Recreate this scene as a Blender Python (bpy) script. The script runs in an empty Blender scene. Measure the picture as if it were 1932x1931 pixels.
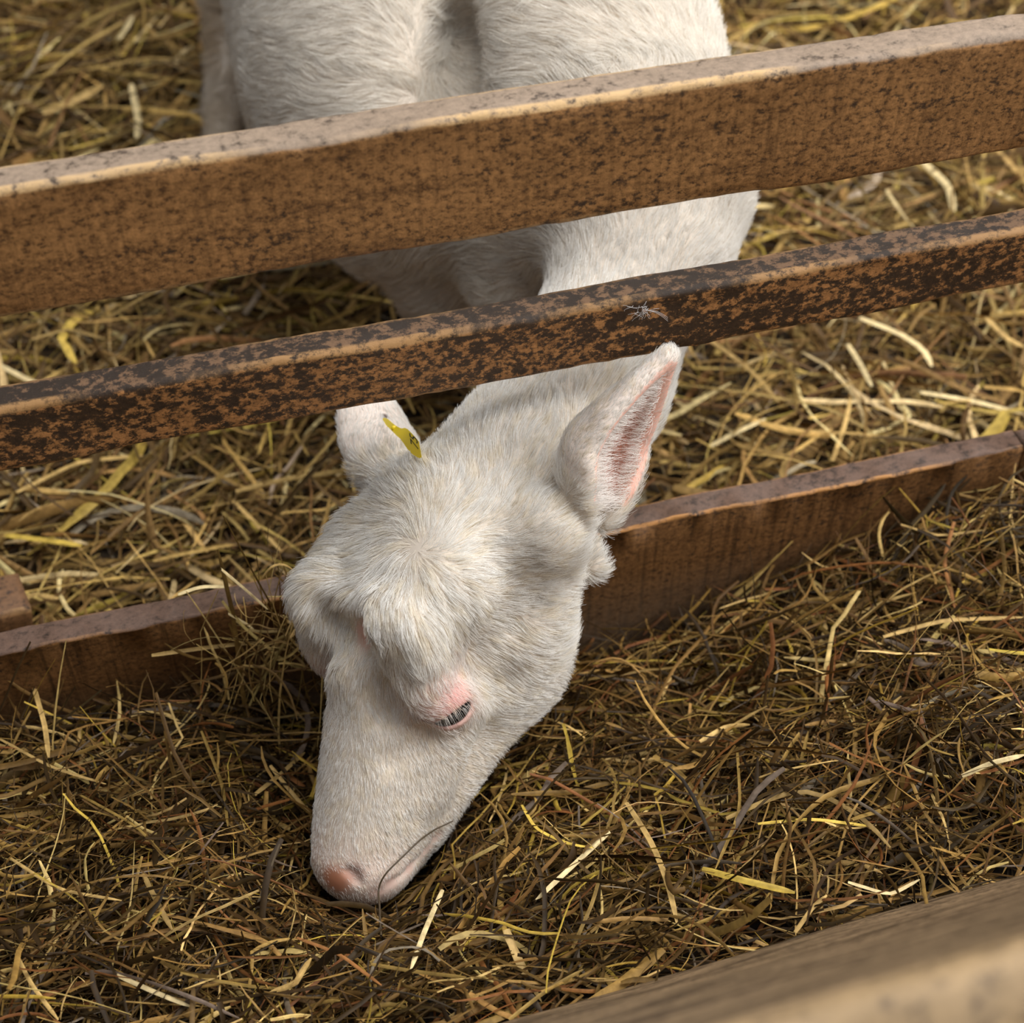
import bpy, math, os
import numpy as np
from mathutils import Vector, Matrix

QUICK = ''
rng = np.random.default_rng(7)
S = bpy.context.scene
COL = S.collection

# ------------------------------------------------------------------ camera
PITCH, YAW = math.radians(49), math.radians(14.6)
FPX = 3000.0
fh = np.array([math.sin(YAW), math.cos(YAW), 0.0])
CR = np.array([math.cos(YAW), -math.sin(YAW), 0.0])
CF = fh * math.cos(PITCH) + np.array([0, 0, -math.sin(PITCH)])
CU = np.cross(CR, CF)
CC = np.array([-.85 * fh[0], -.85 * fh[1], 1.15])
cam_data = bpy.data.cameras.new('camera')
cam = bpy.data.objects.new('camera', cam_data)
COL.objects.link(cam)
M = Matrix(((CR[0], CU[0], -CF[0], CC[0]), (CR[1], CU[1], -CF[1], CC[1]), (CR[2], CU[2], -CF[2], CC[2]), (0, 0, 0, 1)))
cam.matrix_world = M
cam_data.sensor_fit = 'HORIZONTAL'
cam_data.sensor_width = 36.0
cam_data.lens = FPX / 1932 * 36.0
cam_data.clip_start = .02
cam_data.dof.use_dof = True
cam_data.dof.focus_distance = 1.16
cam_data.dof.aperture_fstop = 5.6
S.camera = cam

# ------------------------------------------------------------------ world, lights, exposure
S.view_settings.view_transform = 'Standard'
S.view_settings.look = 'None'
S.view_settings.exposure = 0.0
S.view_settings.gamma = 1.0
S.view_settings.use_curve_mapping = False
W = bpy.data.worlds.new('barn_daylight')
S.world = W
W.use_nodes = True
nt = W.node_tree
bg = nt.nodes['Background']
tc = nt.nodes.new('ShaderNodeTexCoord')
sx = nt.nodes.new('ShaderNodeSeparateXYZ')
rp = nt.nodes.new('ShaderNodeValToRGB')
nt.links.new(tc.outputs['Generated'], sx.inputs[0])
mr = nt.nodes.new('ShaderNodeMapRange')
mr.inputs[1].default_value = -1
mr.inputs[2].default_value = 1
nt.links.new(sx.outputs['Z'], mr.inputs[0])
nt.links.new(mr.outputs[0], rp.inputs[0])
rp.color_ramp.elements[0].position = .42
rp.color_ramp.elements[0].color = (.055, .044, .035, 1)
rp.color_ramp.elements[1].position = .95
rp.color_ramp.elements[1].color = (.38, .40, .44, 1)
nt.links.new(rp.outputs[0], bg.inputs[0])
bg.inputs[1].default_value = 1.0


def area(name, loc, target, size, power, color=(1, 1, 1)):
    l = bpy.data.lights.new(name, 'AREA')
    l.shape = 'RECTANGLE'
    l.size, l.size_y = size
    l.energy = power
    l.color = color
    o = bpy.data.objects.new(name, l)
    COL.objects.link(o)
    o.location = loc
    o.rotation_euler = (Vector(target) - Vector(loc)).to_track_quat('-Z', 'Y').to_euler()
    return o


area('skylight', (1.1, .4, 3.4), (0, .1, .2), (2.4, 3.2), 150, (1.0, .985, .96))
area('open_side_daylight', (2.9, -1.1, 2.5), (0, 0, .2), (2.4, 2.2), 138, (1.0, .985, .97))


# ------------------------------------------------------------------ helpers
def ray(x, y):
    return CF + CR * (x - 966) / FPX - CU * (y - 965.5) / FPX


def at(x, y, d):
    return CC + ray(x, y) * d


def onZ(x, y, z):
    v = ray(x, y)
    return CC + v * (z - CC[2]) / v[2]


def onY(x, y, Y):
    v = ray(x, y)
    return CC + v * (Y - CC[1]) / v[1]


def nrm(v):
    v = np.asarray(v, float)
    return v / (np.linalg.norm(v, axis=-1, keepdims=True) + 1e-12)


def sstep(a, b, x):
    t = np.clip((x - a) / (b - a), 0, 1)
    return t * t * (3 - 2 * t)


_tab = np.random.default_rng(3).random((64, 64, 64, 3)).astype(np.float32) * 2 - 1


def vnoise(P, f):
    """smooth vector noise in -1..1"""
    q = np.asarray(P) * f
    i = np.floor(q).astype(int)
    t = q - i
    t = t * t * (3 - 2 * t)
    out = 0
    for dx in (0, 1):
        for dy in (0, 1):
            for dz in (0, 1):
                w = (t[:, 0] if dx else 1 - t[:, 0]) * (t[:, 1] if dy else 1 - t[:, 1]) * (t[:, 2] if dz else 1 - t[:, 2])
                out = out + w[:, None] * _tab[(i[:, 0] + dx) % 64, (i[:, 1] + dy) % 64, (i[:, 2] + dz) % 64]
    return out


def tag(o, label=None, cat=None, group=None, kind=None):
    if label: o['label'] = label
    if cat: o['category'] = cat
    if group: o['group'] = group
    if kind: o['kind'] = kind
    return o


def empty(name, loc):
    o = bpy.data.objects.new(name, None)
    COL.objects.link(o)
    o.location = loc
    o.empty_display_size = .05
    return o


def link(name, me, mat=None, parent=None):
    o = bpy.data.objects.new(name, me)
    COL.objects.link(o)
    if mat: me.materials.append(mat)
    if parent is not None:
        o.parent = parent
        p, M = parent, Matrix.Identity(4)
        off = Vector((0, 0, 0))
        while p is not None:
            off += p.location
            p = p.parent
        o.location = -off
    return o


def mesh(name, V, Fq, smooth=True):
    V = np.asarray(V, np.float32)
    Fq = np.asarray(Fq, np.int32)
    me = bpy.data.meshes.new(name)
    k = Fq.shape[1]
    me.vertices.add(len(V))
    me.vertices.foreach_set('co', V.ravel())
    me.loops.add(Fq.size)
    me.loops.foreach_set('vertex_index', Fq.ravel())
    me.polygons.add(len(Fq))
    me.polygons.foreach_set('loop_start', np.arange(0, Fq.size, k, dtype=np.int32))
    me.polygons.foreach_set('use_smooth', np.full(len(Fq), smooth))
    me.update(calc_edges=True)
    me.validate()
    return me


def color_attr(me, name, C):
    a = me.attributes.new(name, 'FLOAT_COLOR', 'POINT')
    C = np.asarray(C, np.float32)
    if C.shape[1] == 3: C = np.c_[C, np.ones(len(C), np.float32)]
    a.data.foreach_set('color', C.astype(np.float32).ravel())


def float_attr(me, name, C):
    a = me.attributes.new(name, 'FLOAT', 'POINT')
    a.data.foreach_set('value', np.asarray(C, np.float32))


def new_mat(name):
    m = bpy.data.materials.new(name)
    m.use_nodes = True
    return m, m.node_tree, m.node_tree.nodes['Principled BSDF']


def N(nt, typ, **kw):
    n = nt.nodes.new(typ)
    for k, v in kw.items():
        setattr(n, k, v)
    return n


def noise(nt, vec, scale, detail=4, rough=.6):
    n = N(nt, 'ShaderNodeTexNoise')
    n.inputs['Scale'].default_value = scale
    n.inputs['Detail'].default_value = detail
    n.inputs['Roughness'].default_value = rough
    nt.links.new(vec, n.inputs['Vector'])
    return n.outputs[0]


def ramp(nt, fac, stops, interp='LINEAR'):
    r = N(nt, 'ShaderNodeValToRGB')
    r.color_ramp.interpolation = interp
    while len(r.color_ramp.elements) < len(stops):
        r.color_ramp.elements.new(.5)
    for e, (p, c) in zip(r.color_ramp.elements, stops):
        e.position = p
        e.color = (*c, 1) if len(c) == 3 else c
    nt.links.new(fac, r.inputs[0])
    return r.outputs[0]


def mix(nt, fac, a, b, mode='MIX'):
    m = N(nt, 'ShaderNodeMix', data_type='RGBA', blend_type=mode)
    for sock, v in ((m.inputs[0], fac), (m.inputs[6], a), (m.inputs[7], b)):
        if isinstance(v, (int, float)):
            sock.default_value = v
        elif isinstance(v, tuple):
            sock.default_value = (*v, 1)
        else:
            nt.links.new(v, sock)
    return m.outputs[2]


def mapped(nt, scale, rot=(0, 0, 0)):
    tc = N(nt, 'ShaderNodeTexCoord')
    mp = N(nt, 'ShaderNodeMapping')
    mp.inputs['Scale'].default_value = scale
    mp.inputs['Rotation'].default_value = rot
    nt.links.new(tc.outputs['Object'], mp.inputs[0])
    return mp.outputs[0]


def bump(nt, h, strength, dist, bsdf):
    b = N(nt, 'ShaderNodeBump')
    b.inputs['Strength'].default_value = strength
    b.inputs['Distance'].default_value = dist
    nt.links.new(h, b.inputs['Height'])
    nt.links.new(b.outputs[0], bsdf.inputs['Normal'])


# ------------------------------------------------------------------ materials
def wood(name, base, dark, grime, grime_lo, grime_hi, edge=(.42, .24, .09), top=(.3, .24, .2), rough=.55, saw=.35, gscale=1.0, dusty=None, grainy=0.0):
    m, nt, b = new_mat(name)
    L = nt.links
    grain = noise(nt, mapped(nt, (9, 80, 80)), 1.0, 5, .6)
    fine = noise(nt, mapped(nt, (190, 260, 260)), 1.0, 6, .75)
    saws = noise(nt, mapped(nt, (170, 6, 7), (0, .06, 0)), 1.0, 4, .6)
    blot = noise(nt, mapped(nt, (95 * gscale, 130 * gscale, 130 * gscale)), 1.0, 9, .74)
    big = noise(nt, mapped(nt, (5, 14, 14)), 1.0, 3, .5)
    col = ramp(nt, grain, [(.34 + .08 * grainy, tuple((.45 + .55 * grainy) * d_ + (.55 - .55 * grainy) * c for d_, c in zip(dark, base))), (.5, base), (.75 - .15 * grainy, tuple(min(1, c * (1.2 + .3 * grainy)) for c in base))])
    col = mix(nt, ramp(nt, fine, [(.38, (.95,) * 3), (.50, (0,) * 3)]), col, dark)
    col = mix(nt, ramp(nt, fine, [(.53, (0,) * 3), (.63, (.7,) * 3)]), col, tuple(min(1, c * 1.6) for c in base))
    col = mix(nt, ramp(nt, saws, [(.28, (saw,) * 3), (.5, (0,) * 3)]), col, tuple(c * .45 for c in dark))
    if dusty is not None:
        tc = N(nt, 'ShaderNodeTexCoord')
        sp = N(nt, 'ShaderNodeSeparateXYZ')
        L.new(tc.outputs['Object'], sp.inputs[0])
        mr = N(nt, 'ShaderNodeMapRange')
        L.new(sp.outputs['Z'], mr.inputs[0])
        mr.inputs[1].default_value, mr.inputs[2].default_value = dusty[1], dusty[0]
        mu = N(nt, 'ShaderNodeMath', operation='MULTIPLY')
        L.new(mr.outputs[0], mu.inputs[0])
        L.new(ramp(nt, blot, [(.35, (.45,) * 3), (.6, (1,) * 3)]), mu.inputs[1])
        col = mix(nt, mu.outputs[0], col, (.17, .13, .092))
    # upper faces mixed towards the top colour and pale rubbed edges, from attributes made with the mesh
    at_ = N(nt, 'ShaderNodeAttribute', attribute_name='tone_wear')
    sep = N(nt, 'ShaderNodeSeparateColor')
    L.new(at_.outputs['Color'], sep.inputs[0])
    tw = mix(nt, .55, ramp(nt, fine, [(.3, tuple(c * .55 for c in top)), (.65, top)]), ramp(nt, blot, [(.35, tuple(c * .5 for c in top)), (.6, top)]))
    col = mix(nt, sep.outputs['Red'], col, tw)
    # black grime in blotches
    add = N(nt, 'ShaderNodeMath', operation='ADD')
    L.new(blot, add.inputs[0])
    sc = N(nt, 'ShaderNodeMath', operation='MULTIPLY_ADD')
    L.new(big, sc.inputs[0])
    sc.inputs[1].default_value = .35
    sc.inputs[2].default_value = -.175
    L.new(sc.outputs[0], add.inputs[1])
    gm = ramp(nt, add.outputs[0], [(grime_lo, (.92,) * 3), (grime_hi, (0,) * 3)])
    col = mix(nt, gm, col, grime)
    em = N(nt, 'ShaderNodeMath', operation='MULTIPLY')
    L.new(sep.outputs['Green'], em.inputs[0])
    L.new(ramp(nt, blot, [(.38, (0,) * 3), (.52, (1,) * 3)]), em.inputs[1])
    col = mix(nt, em.outputs[0], col, edge)
    L.new(col, b.inputs['Base Color'])
    b.inputs['Roughness'].default_value = rough
    b.inputs['Specular IOR Level'].default_value = .35
    h = mix(nt, .5, fine, blot)
    h = mix(nt, .3, h, saws)
    bump(nt, h, .55, .002, b)
    return m


M_TOP = wood('worn_brown_board', (.305, .152, .053), (.09, .040, .013), (.040, .023, .013), .335, .445, edge=(.55, .36, .17), top=(.30, .22, .155), saw=.5)
M_MID = wood('grimy_brown_rail', (.33, .155, .054), (.115, .050, .017), (.026, .017, .011), .482, .558, edge=(.40, .22, .085), top=(.20, .112, .058), saw=.3)
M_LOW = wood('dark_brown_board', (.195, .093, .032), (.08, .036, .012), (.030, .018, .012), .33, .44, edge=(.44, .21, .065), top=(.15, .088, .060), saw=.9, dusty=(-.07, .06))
M_PLANK = wood('pale_trough_plank', (.25, .168, .092), (.06, .037, .018), (.07, .043, .024), .38, .50, edge=(.42, .28, .14), top=(.3, .2, .1), saw=.02, gscale=.7, grainy=1.0)
M_POST = wood('brown_post', (.24, .12, .05), (.11, .055, .024), (.02, .012, .01), .3, .42, top=(.2, .1, .045))


def hay_mat(name):
    m, nt, b = new_mat(name)
    a = N(nt, 'ShaderNodeAttribute', attribute_name='straw_colour')
    n = noise(nt, mapped(nt, (140, 140, 140)), 1.0, 3, .6)
    c = mix(nt, 1.0, a.outputs['Color'], ramp(nt, n, [(.3, (.62, .6, .56)), (.7, (1.15, 1.15, 1.12))]), 'MULTIPLY')
    nt.links.new(c, b.inputs['Base Color'])
    b.inputs['Roughness'].default_value = .55
    b.inputs['Specular IOR Level'].default_value = .16
    return m


M_HAY = hay_mat('dry_grass_stems')


def soil_mat(name, c0, c1):
    m, nt, b = new_mat(name)
    n = noise(nt, mapped(nt, (70, 70, 70)), 1.0, 8, .7)
    nt.links.new(ramp(nt, n, [(.35, c0), (.65, c1)]), b.inputs['Base Color'])
    b.inputs['Roughness'].default_value = .95
    bump(nt, n, 1.0, .01, b)
    return m


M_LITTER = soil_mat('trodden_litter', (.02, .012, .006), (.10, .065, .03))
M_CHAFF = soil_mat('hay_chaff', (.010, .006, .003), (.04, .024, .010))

# ------------------------------------------------------------------ structure: ground under pen and trough
FLOOR_Z = -.08


def grid_mesh(name, x0, x1, y0, y1, nx, ny, hf):
    X, Y = np.meshgrid(np.linspace(x0, x1, nx), np.linspace(y0, y1, ny), indexing='ij')
    V = np.stack([X.ravel(), Y.ravel(), hf(X.ravel(), Y.ravel())], 1)
    i, j = np.meshgrid(np.arange(nx - 1), np.arange(ny - 1), indexing='ij')
    a = (i * ny + j).ravel()
    Fq = np.stack([a, a + ny, a + ny + 1, a + 1], 1)
    return mesh(name, V, Fq)


def bed_h(x, y):
    P = np.stack([x, y, 0 * x], 1)
    return FLOOR_Z + .035 * vnoise(P, 3.1)[:, 0] * sstep(.03, .3, y) + .018 * vnoise(P, 8.3)[:, 1] * sstep(.03, .2, y)


_b = [onY(px, py, 0.) for px, py in ((-300, 1400), (100, 1330), (400, 1290), (700, 1300), (1086, 1232), (1301, 1166), (1500, 1050), (1700, 968), (1900, 903), (2200, 850))]
BX, BZ = [b[0] for b in _b], [b[2] + .006 for b in _b]


def hay_h(x, y):
    """surface of the hay in the trough"""
    P = np.stack([x, y, 0 * x], 1)
    t = np.clip(-y / .40, 0, 1)
    back = np.interp(x, BX, BZ)
    front = np.interp(x, [-.8, -.4, 0, .3, .8], [.105, .105, .11, .12, .13])
    z = back * (1 - t) + front * t
    z += .035 * np.exp(-((x - .22) / .16) ** 2 - ((y + .22) / .10) ** 2)
    z += (.022 * vnoise(P, 7.0)[:, 0] + .016 * vnoise(P, 15.0)[:, 1]) * sstep(0, .06, -y) * sstep(0, .05, y + .40)
    z += .020 * np.exp(-((x - .02) / .10) ** 2 - ((y + .12) / .07) ** 2)
    # hollow where the muzzle pushes in
    z -= .035 * np.exp(-((x + .17) / .075) ** 2 - ((y + .20) / .06) ** 2)
    return z


floor = link('floor', grid_mesh('floor', -2.4, 3.0, -.95, 4.2, 220, 200, lambda x, y: np.where(y > .03, bed_h(x, y) - .03, FLOOR_Z - .14)), M_LITTER)
tag(floor, kind='structure')


# ------------------------------------------------------------------ timber
def timber(name, x0, x1, y0, y1, z0, z1, mat, parent, bev=.005, wob=.0022, seed=1, nseg=220, tilt=None, toptone=1.0):
    """board lofted along X with worn, slightly wavy arrises; profile in (y, z)"""
    per = []
    K = 6
    cs = [(y0 + bev, z0 + bev, 180), (y1 - bev, z0 + bev, 270), (y1 - bev, z1 - bev, 0), (y0 + bev, z1 - bev, 90)]
    prof, w_top, w_edge = [], [], []
    for ci, (cy, cz_, a0) in enumerate(cs):
        for k in range(K):
            a = math.radians(a0 + 90 * k / (K - 1))
            # corner order: lower front, lower back, upper back, upper front
            prof.append((cy + bev * math.cos(a), cz_ + bev * math.sin(a)))
            nz = math.sin(a)
            w_top.append(toptone * (nz > .55))
            w_edge.append(1.0 if (ci in (3,) and 0 < k < K - 1) else (.6 if ci in (2, 0) and 0 < k < K - 1 else 0))
        if ci == 3 or ci == 1:
            # extra points along the tall face that follows
            ya, za = prof[-1]
            tgt = (y0, z0 + bev) if ci == 3 else (y1, z1 - bev)
            for f in np.linspace(0, 1, 10)[1:-1]:
                prof.append((ya + (tgt[0] - ya) * f, za + (tgt[1] - za) * f))
                w_top.append(0)
                w_edge.append(0)
    prof = np.array(prof)
    n = len(prof)
    xs = np.linspace(x0, x1, nseg)
    V = np.zeros((nseg, n, 3))
    V[:, :, 0] = xs[:, None]
    V[:, :, 1] = prof[None, :, 0]
    V[:, :, 2] = prof[None, :, 1]
    P = V.reshape(-1, 3)
    P2 = P * np.array([.5, 1, 1]) + seed * 3.7
    P = P + vnoise(P2, 22) * np.array([0, wob, wob]) + vnoise(P * np.array([.25, .4, .4]) + seed, 9) * np.array([0, wob, wob * 1.2])
    P = P + (vnoise(P * np.array([1.5, 1, 1]), 60) * np.array([0, .0007, .0007])) * np.tile(np.array(w_edge)[None, :], (nseg, 1)).reshape(-1, 1) * 2
    if tilt is not None:
        P = tilt(P)
    i, j = np.meshgrid(np.arange(nseg - 1), np.arange(n), indexing='ij')
    a = (i * n + j).ravel()
    b_ = (i * n + (j + 1) % n).ravel()
    Fq = np.stack([a, b_, b_ + n, a + n], 1)
    me = mesh(name, P, Fq)
    # end caps
    import bmesh
    bm = bmesh.new()
    bm.from_mesh(me)
    bm.verts.ensure_lookup_table()
    bm.faces.new([bm.verts[k] for k in range(n)][::-1])
    bm.faces.new([bm.verts[(nseg - 1) * n + k] for k in range(n)])
    bmesh.ops.recalc_face_normals(bm, faces=bm.faces)
    bm.to_mesh(me)
    bm.free()
    wt = np.tile(np.array(w_top, float), nseg)
    we = np.tile(np.array(w_edge, float), nseg)
    we = we * sstep(-.35, .35, vnoise(P * np.array([1, .3, .3]) + seed, 14)[:, 0] + .15)
    color_attr(me, 'tone_wear', np.stack([wt, we, 0 * wt], 1))
    return link(name, me, mat, parent)


fence = empty('feed_fence', (0, .015, FLOOR_Z))
tag(fence, 'brown wooden feed fence of horizontal boards the goat pokes its head through', 'fence')
r = timber('rail', -1.05, 1.15, 0, .028, .459, .558, M_TOP, fence, bev=.0055, seed=1)
r['label'] = 'wide weathered top board of the fence'
r = timber('rail', -1.05, 1.15, 0, .027, .320, .381, M_MID, fence, bev=.006, seed=2)
r['label'] = 'narrow rail with dark grime blotches'
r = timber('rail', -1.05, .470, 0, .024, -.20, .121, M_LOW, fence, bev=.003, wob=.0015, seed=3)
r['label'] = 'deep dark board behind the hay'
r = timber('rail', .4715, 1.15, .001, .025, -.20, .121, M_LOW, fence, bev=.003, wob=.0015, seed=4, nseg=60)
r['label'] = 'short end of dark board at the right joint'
for x in (-.98, 1.05):
    def up(P):
        return np.stack([P[:, 1], P[:, 2], P[:, 0]], 1)
    timber('post', -.25, .75, x, x + .07, .029, .10, M_POST, fence, bev=.006, seed=5, nseg=60, tilt=up)

# front plank of the trough: leans out towards the viewer
A0, A1 = onZ(950, 1930, .10), onZ(1932, 1647, .10)
ang = math.atan2(A1[1] - A0[1], A1[0] - A0[0])
LEAN = math.radians(66)
trough = empty('feed_trough', (0, -.45, FLOOR_Z - .1))
tag(trough, 'pale worn wooden trough plank along the near edge of the hay', 'trough')


def lean(P):
    # local profile: y = thickness, z = up the slope ; hinge at y=0,z=0
    y, z = P[:, 1], P[:, 2]
    n = np.array([0, -math.sin(LEAN), -math.cos(LEAN)])
    u = np.array([0, -math.cos(LEAN), math.sin(LEAN)])
    Q = P[:, :1] * np.array([[1, 0, 0]]) + y[:, None] * n * -1 + z[:, None] * u
    c, s = math.cos(ang), math.sin(ang)
    mid = (A0 + A1) / 2
    return np.stack([Q[:, 0] * c - Q[:, 1] * s + mid[0], Q[:, 0] * s + Q[:, 1] * c + mid[1], Q[:, 2] + mid[2]], 1)


timber('front_plank', -1.1, 1.1, -.035, 0, -.22, .60, M_PLANK, trough, bev=.012, wob=.003, seed=8, tilt=lean)
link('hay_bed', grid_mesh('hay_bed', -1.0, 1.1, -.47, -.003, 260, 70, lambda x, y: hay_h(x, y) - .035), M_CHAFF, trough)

# wooden block lying in the pen, behind the low board
wd = timber('wooden_block', -.30, .0, 0, .05, 0, .09, M_POST, None, bev=.006, seed=11, nseg=40)
bl = Matrix.Translation(Vector((-.425, .112, FLOOR_Z + .02))) @ Matrix.Rotation(math.radians(12), 4, 'Z') @ Matrix.Rotation(math.radians(10), 4, 'Y')
wd.matrix_world = bl
tag(wd, 'brown wooden block in the straw behind the low board, at the left edge', 'block')

# ------------------------------------------------------------------ the goat: one implicit surface
HT = np.array([-.080, -.044, .255])
HB = np.array([[.527, -.759, .383], [-.514, -.643, -.568], [-.677, -.102, .729]])   # rows: left, forward, up
HB[1] /= np.linalg.norm(HB[1])
HB[0] = nrm(HB[0] - HB[1] * (HB[0] @ HB[1]))
HB[2] = np.cross(HB[1], HB[0]) * np.sign(np.cross(HB[1], HB[0]) @ HB[2])


def hw(l, f, u):
    return HT + np.array([l, f, u]) @ HB


def to_head(P):
    return (np.asarray(P) - HT) @ HB.T


fine = .0022 if not QUICK else .004
xs = np.r_[np.arange(-.75, -.235, .012), np.arange(-.235, .135, fine), np.arange(.135, .46, .009)]
ys = np.r_[np.arange(-.27, .10, fine), np.arange(.10, .6, .009), np.arange(.6, 1.5, .014)]
zs = np.r_[np.arange(-.12, .0, .012), np.arange(-.02, .40, fine), np.arange(.40, .75, .012)]
xs, ys, zs = np.unique(np.round(xs, 5)), np.unique(np.round(ys, 5)), np.unique(np.round(zs, 5))
FLD = np.full((len(xs), len(ys), len(zs)), .2, np.float32)


def box_slices(lo, hi):
    out = []
    for a, l, h in zip((xs, ys, zs), lo, hi):
        i0, i1 = np.searchsorted(a, l), np.searchsorted(a, h)
        out.append(slice(i0, max(i1, i0)))
    return tuple(out)


def blend(sl, dnew, k, op='add'):
    cur = FLD[sl]
    if op == 'add':
        h = np.clip(k - np.abs(cur - dnew), 0, None) / k
        FLD[sl] = np.minimum(cur, dnew) - h * h * k * .25
    else:
        b = -dnew
        h = np.clip(k - np.abs(cur - b), 0, None) / k
        FLD[sl] = np.maximum(cur, b) + h * h * k * .25


def pts(sl):
    return xs[sl[0]][:, None, None].astype(np.float32), ys[sl[1]][None, :, None].astype(np.float32), zs[sl[2]][None, None, :].astype(np.float32)


def rcone(a, b, ra, rb, k=.02, op='add'):
    a, b = np.asarray(a, float), np.asarray(b, float)
    m = max(ra, rb) + k + .025
    sl = box_slices(np.minimum(a, b) - m, np.maximum(a, b) + m)
    X, Y, Z = pts(sl)
    ab = b - a
    L2 = ab @ ab
    t = np.clip(((X - a[0]) * ab[0] + (Y - a[1]) * ab[1] + (Z - a[2]) * ab[2]) / L2, 0, 1)
    d = np.sqrt((X - a[0] - ab[0] * t) ** 2 + (Y - a[1] - ab[1] * t) ** 2 + (Z - a[2] - ab[2] * t) ** 2) - (ra + (rb - ra) * t)
    blend(sl, d, k, op)


def ball(c, r, k=.02, op='add'):
    c = np.asarray(c, float)
    m = r + k + .02
    sl = box_slices(c - m, c + m)
    X, Y, Z = pts(sl)
    blend(sl, np.sqrt((X - c[0]) ** 2 + (Y - c[1]) ** 2 + (Z - c[2]) ** 2) - r, k, op)


def ell(c, r, B, k=.02, op='add'):
    """ellipsoid, rows of B are its axes"""
    c, r = np.asarray(c, float), np.asarray(r, float)
    m = max(r) + k + .02
    sl = box_slices(c - m, c + m)
    X, Y, Z = pts(sl)
    q = [((X - c[0]) * B[i, 0] + (Y - c[1]) * B[i, 1] + (Z - c[2]) * B[i, 2]) for i in range(3)]
    k0 = np.sqrt(sum((q[i] / r[i]) ** 2 for i in range(3)))
    k1 = np.sqrt(sum((q[i] / r[i] ** 2) ** 2 for i in range(3)))
    blend(sl, k0 * (k0 - 1) / (k1 + 1e-6), k, op)


# --- trunk
FB = np.array([.56, -.83, 0])
CHEST = at(1185, 335, 1.40)
rcone(CHEST, at(1095, 110, 1.48), .106, .114, .05)
rcone(at(1095, 110, 1.48), at(940, -120, 1.62), .114, .128, .06)
rcone(at(785, 110, 1.60), at(755, -60, 1.76), .168, .180, .06)
rcone(at(1000, -10, 1.565), at(810, -30, 1.70), .105, .145, .05)
rcone(at(800, 245, 1.55), at(760, 120, 1.72), .140, .160, .06)
rcone(at(760, -60, 1.76), at(690, -260, 1.98), .178, .16, .06)
rcone(at(1000, 330, 1.47), at(840, 290, 1.55), .10, .125, .05)
rcone(at(845, 250, 1.405), at(880, 70, 1.445), .02, .02, .075, 'cut')
# right hind leg
hoofR = onZ(418, 440, FLOOR_Z)
rcone(at(610, -200, 1.98), at(435, -60, 1.98), .11, .044, .05)
rcone(at(435, -60, 1.98), at(428, 210, 2.0), .034, .021, .03)
rcone(at(428, 210, 2.0), hoofR + [0, 0, .05], .021, .018, .02)
rcone(hoofR + [0, 0, .06], hoofR + [.01, -.02, .012], .02, .024, .015)
# left hind leg
off = np.array([.20, .13, 0])
hoofL = hoofR + off
hoofL[2] = FLOOR_Z
rcone(at(690, -230, 1.98) + off * .4, hoofL + [0, .03, .24], .11, .035, .05)
rcone(hoofL + [0, .03, .24], hoofL + [0, 0, .05], .03, .018, .03)
rcone(hoofL + [0, 0, .06], hoofL + [.01, -.02, .012], .02, .024, .015)
# front legs
hoofA, hoofB = onZ(985, 672, FLOOR_Z), onZ(838, 668, FLOOR_Z)
rcone(at(1010, 400, 1.45), at(985, 520, 1.47), .062, .042, .04)
rcone(at(985, 520, 1.47), hoofA + [0, 0, .05], .038, .02, .03)
rcone(hoofA + [0, 0, .06], hoofA + [.005, -.02, .012], .02, .024, .015)
rcone(at(860, 370, 1.53), at(840, 540, 1.56), .075, .036, .04)
rcone(at(840, 540, 1.56), hoofB + [0, 0, .05], .036, .02, .03)
rcone(hoofB + [0, 0, .06], hoofB + [.005, -.02, .012], .02, .024, .015)
# neck
N1, N2 = onY(1103, 728, .065), at(1214, 482, 1.36)
rcone(CHEST + np.array([0, 0, .0]), N2, .10, .064, .04)
rcone(N2, N1, .063, .061, .03)
rcone(N1, hw(0, .0, -.055), .061, .064, .03)
# --- head (left, forward, up in metres, origin at the poll)
ell(hw(0, .035, -.042), (.068, .075, .062), HB, .03)
ell(hw(0, .03, -.012), (.050, .055, .030), HB, .03)
ell(hw(0, .092, -.010), (.062, .058, .044), HB, .03)
rcone(hw(0, .10, -.030), hw(0, .266, -.061), .053, .037, .03)
rcone(hw(0, .12, -.080), hw(0, .258, -.084), .050, .027, .03)
ell(hw(0, .276, -.069), (.033, .026, .028), HB, .015)
rcone(hw(0, .085, -.124), hw(0, .258, -.110), .044, .017, .02)
for s in (1, -1):
    ball(hw(s * .038, .090, .022), .025, .018)
    rcone(hw(s * .056, .088, .016), hw(s * .058, .120, -.004), .018, .015, .016)
    rcone(hw(s * .038, .090, .018), hw(s * .052, .055, -.008), .02, .018, .02)
    rcone(hw(s * .044, .118, -.002), hw(s * .058, .135, -.020), .017, .015, .018)
    ell(hw(s * .040, .080, -.108), (.028, .054, .060), HB, .025)
    rcone(hw(s * .032, .10, -.133), hw(s * .012, .235, -.112), .025, .011, .02)
    rcone(hw(s * .053, .13, -.062), hw(s * .030, .2, -.076), .013, .014, .02)
    ball(hw(s * .046, .045, -.004), .026, .03)
    rcone(hw(s * .045, .055, -.10), hw(s * .070, -.005, -.075), .034, .026, .03)
    rcone(hw(s * .05, .0, -.045), hw(s * .086, -.012, -.048), .034, .028, .02)


ball(hw(-.004, .110, .058), .018, .022, 'cut')
ball(hw(.033, .118, .047), .010, .018, 'cut')
for s in (1, -1):
    rcone(hw(s * .030, .135, .022), hw(s * .040, .155, .000), .008, .006, .022, 'cut')


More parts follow.
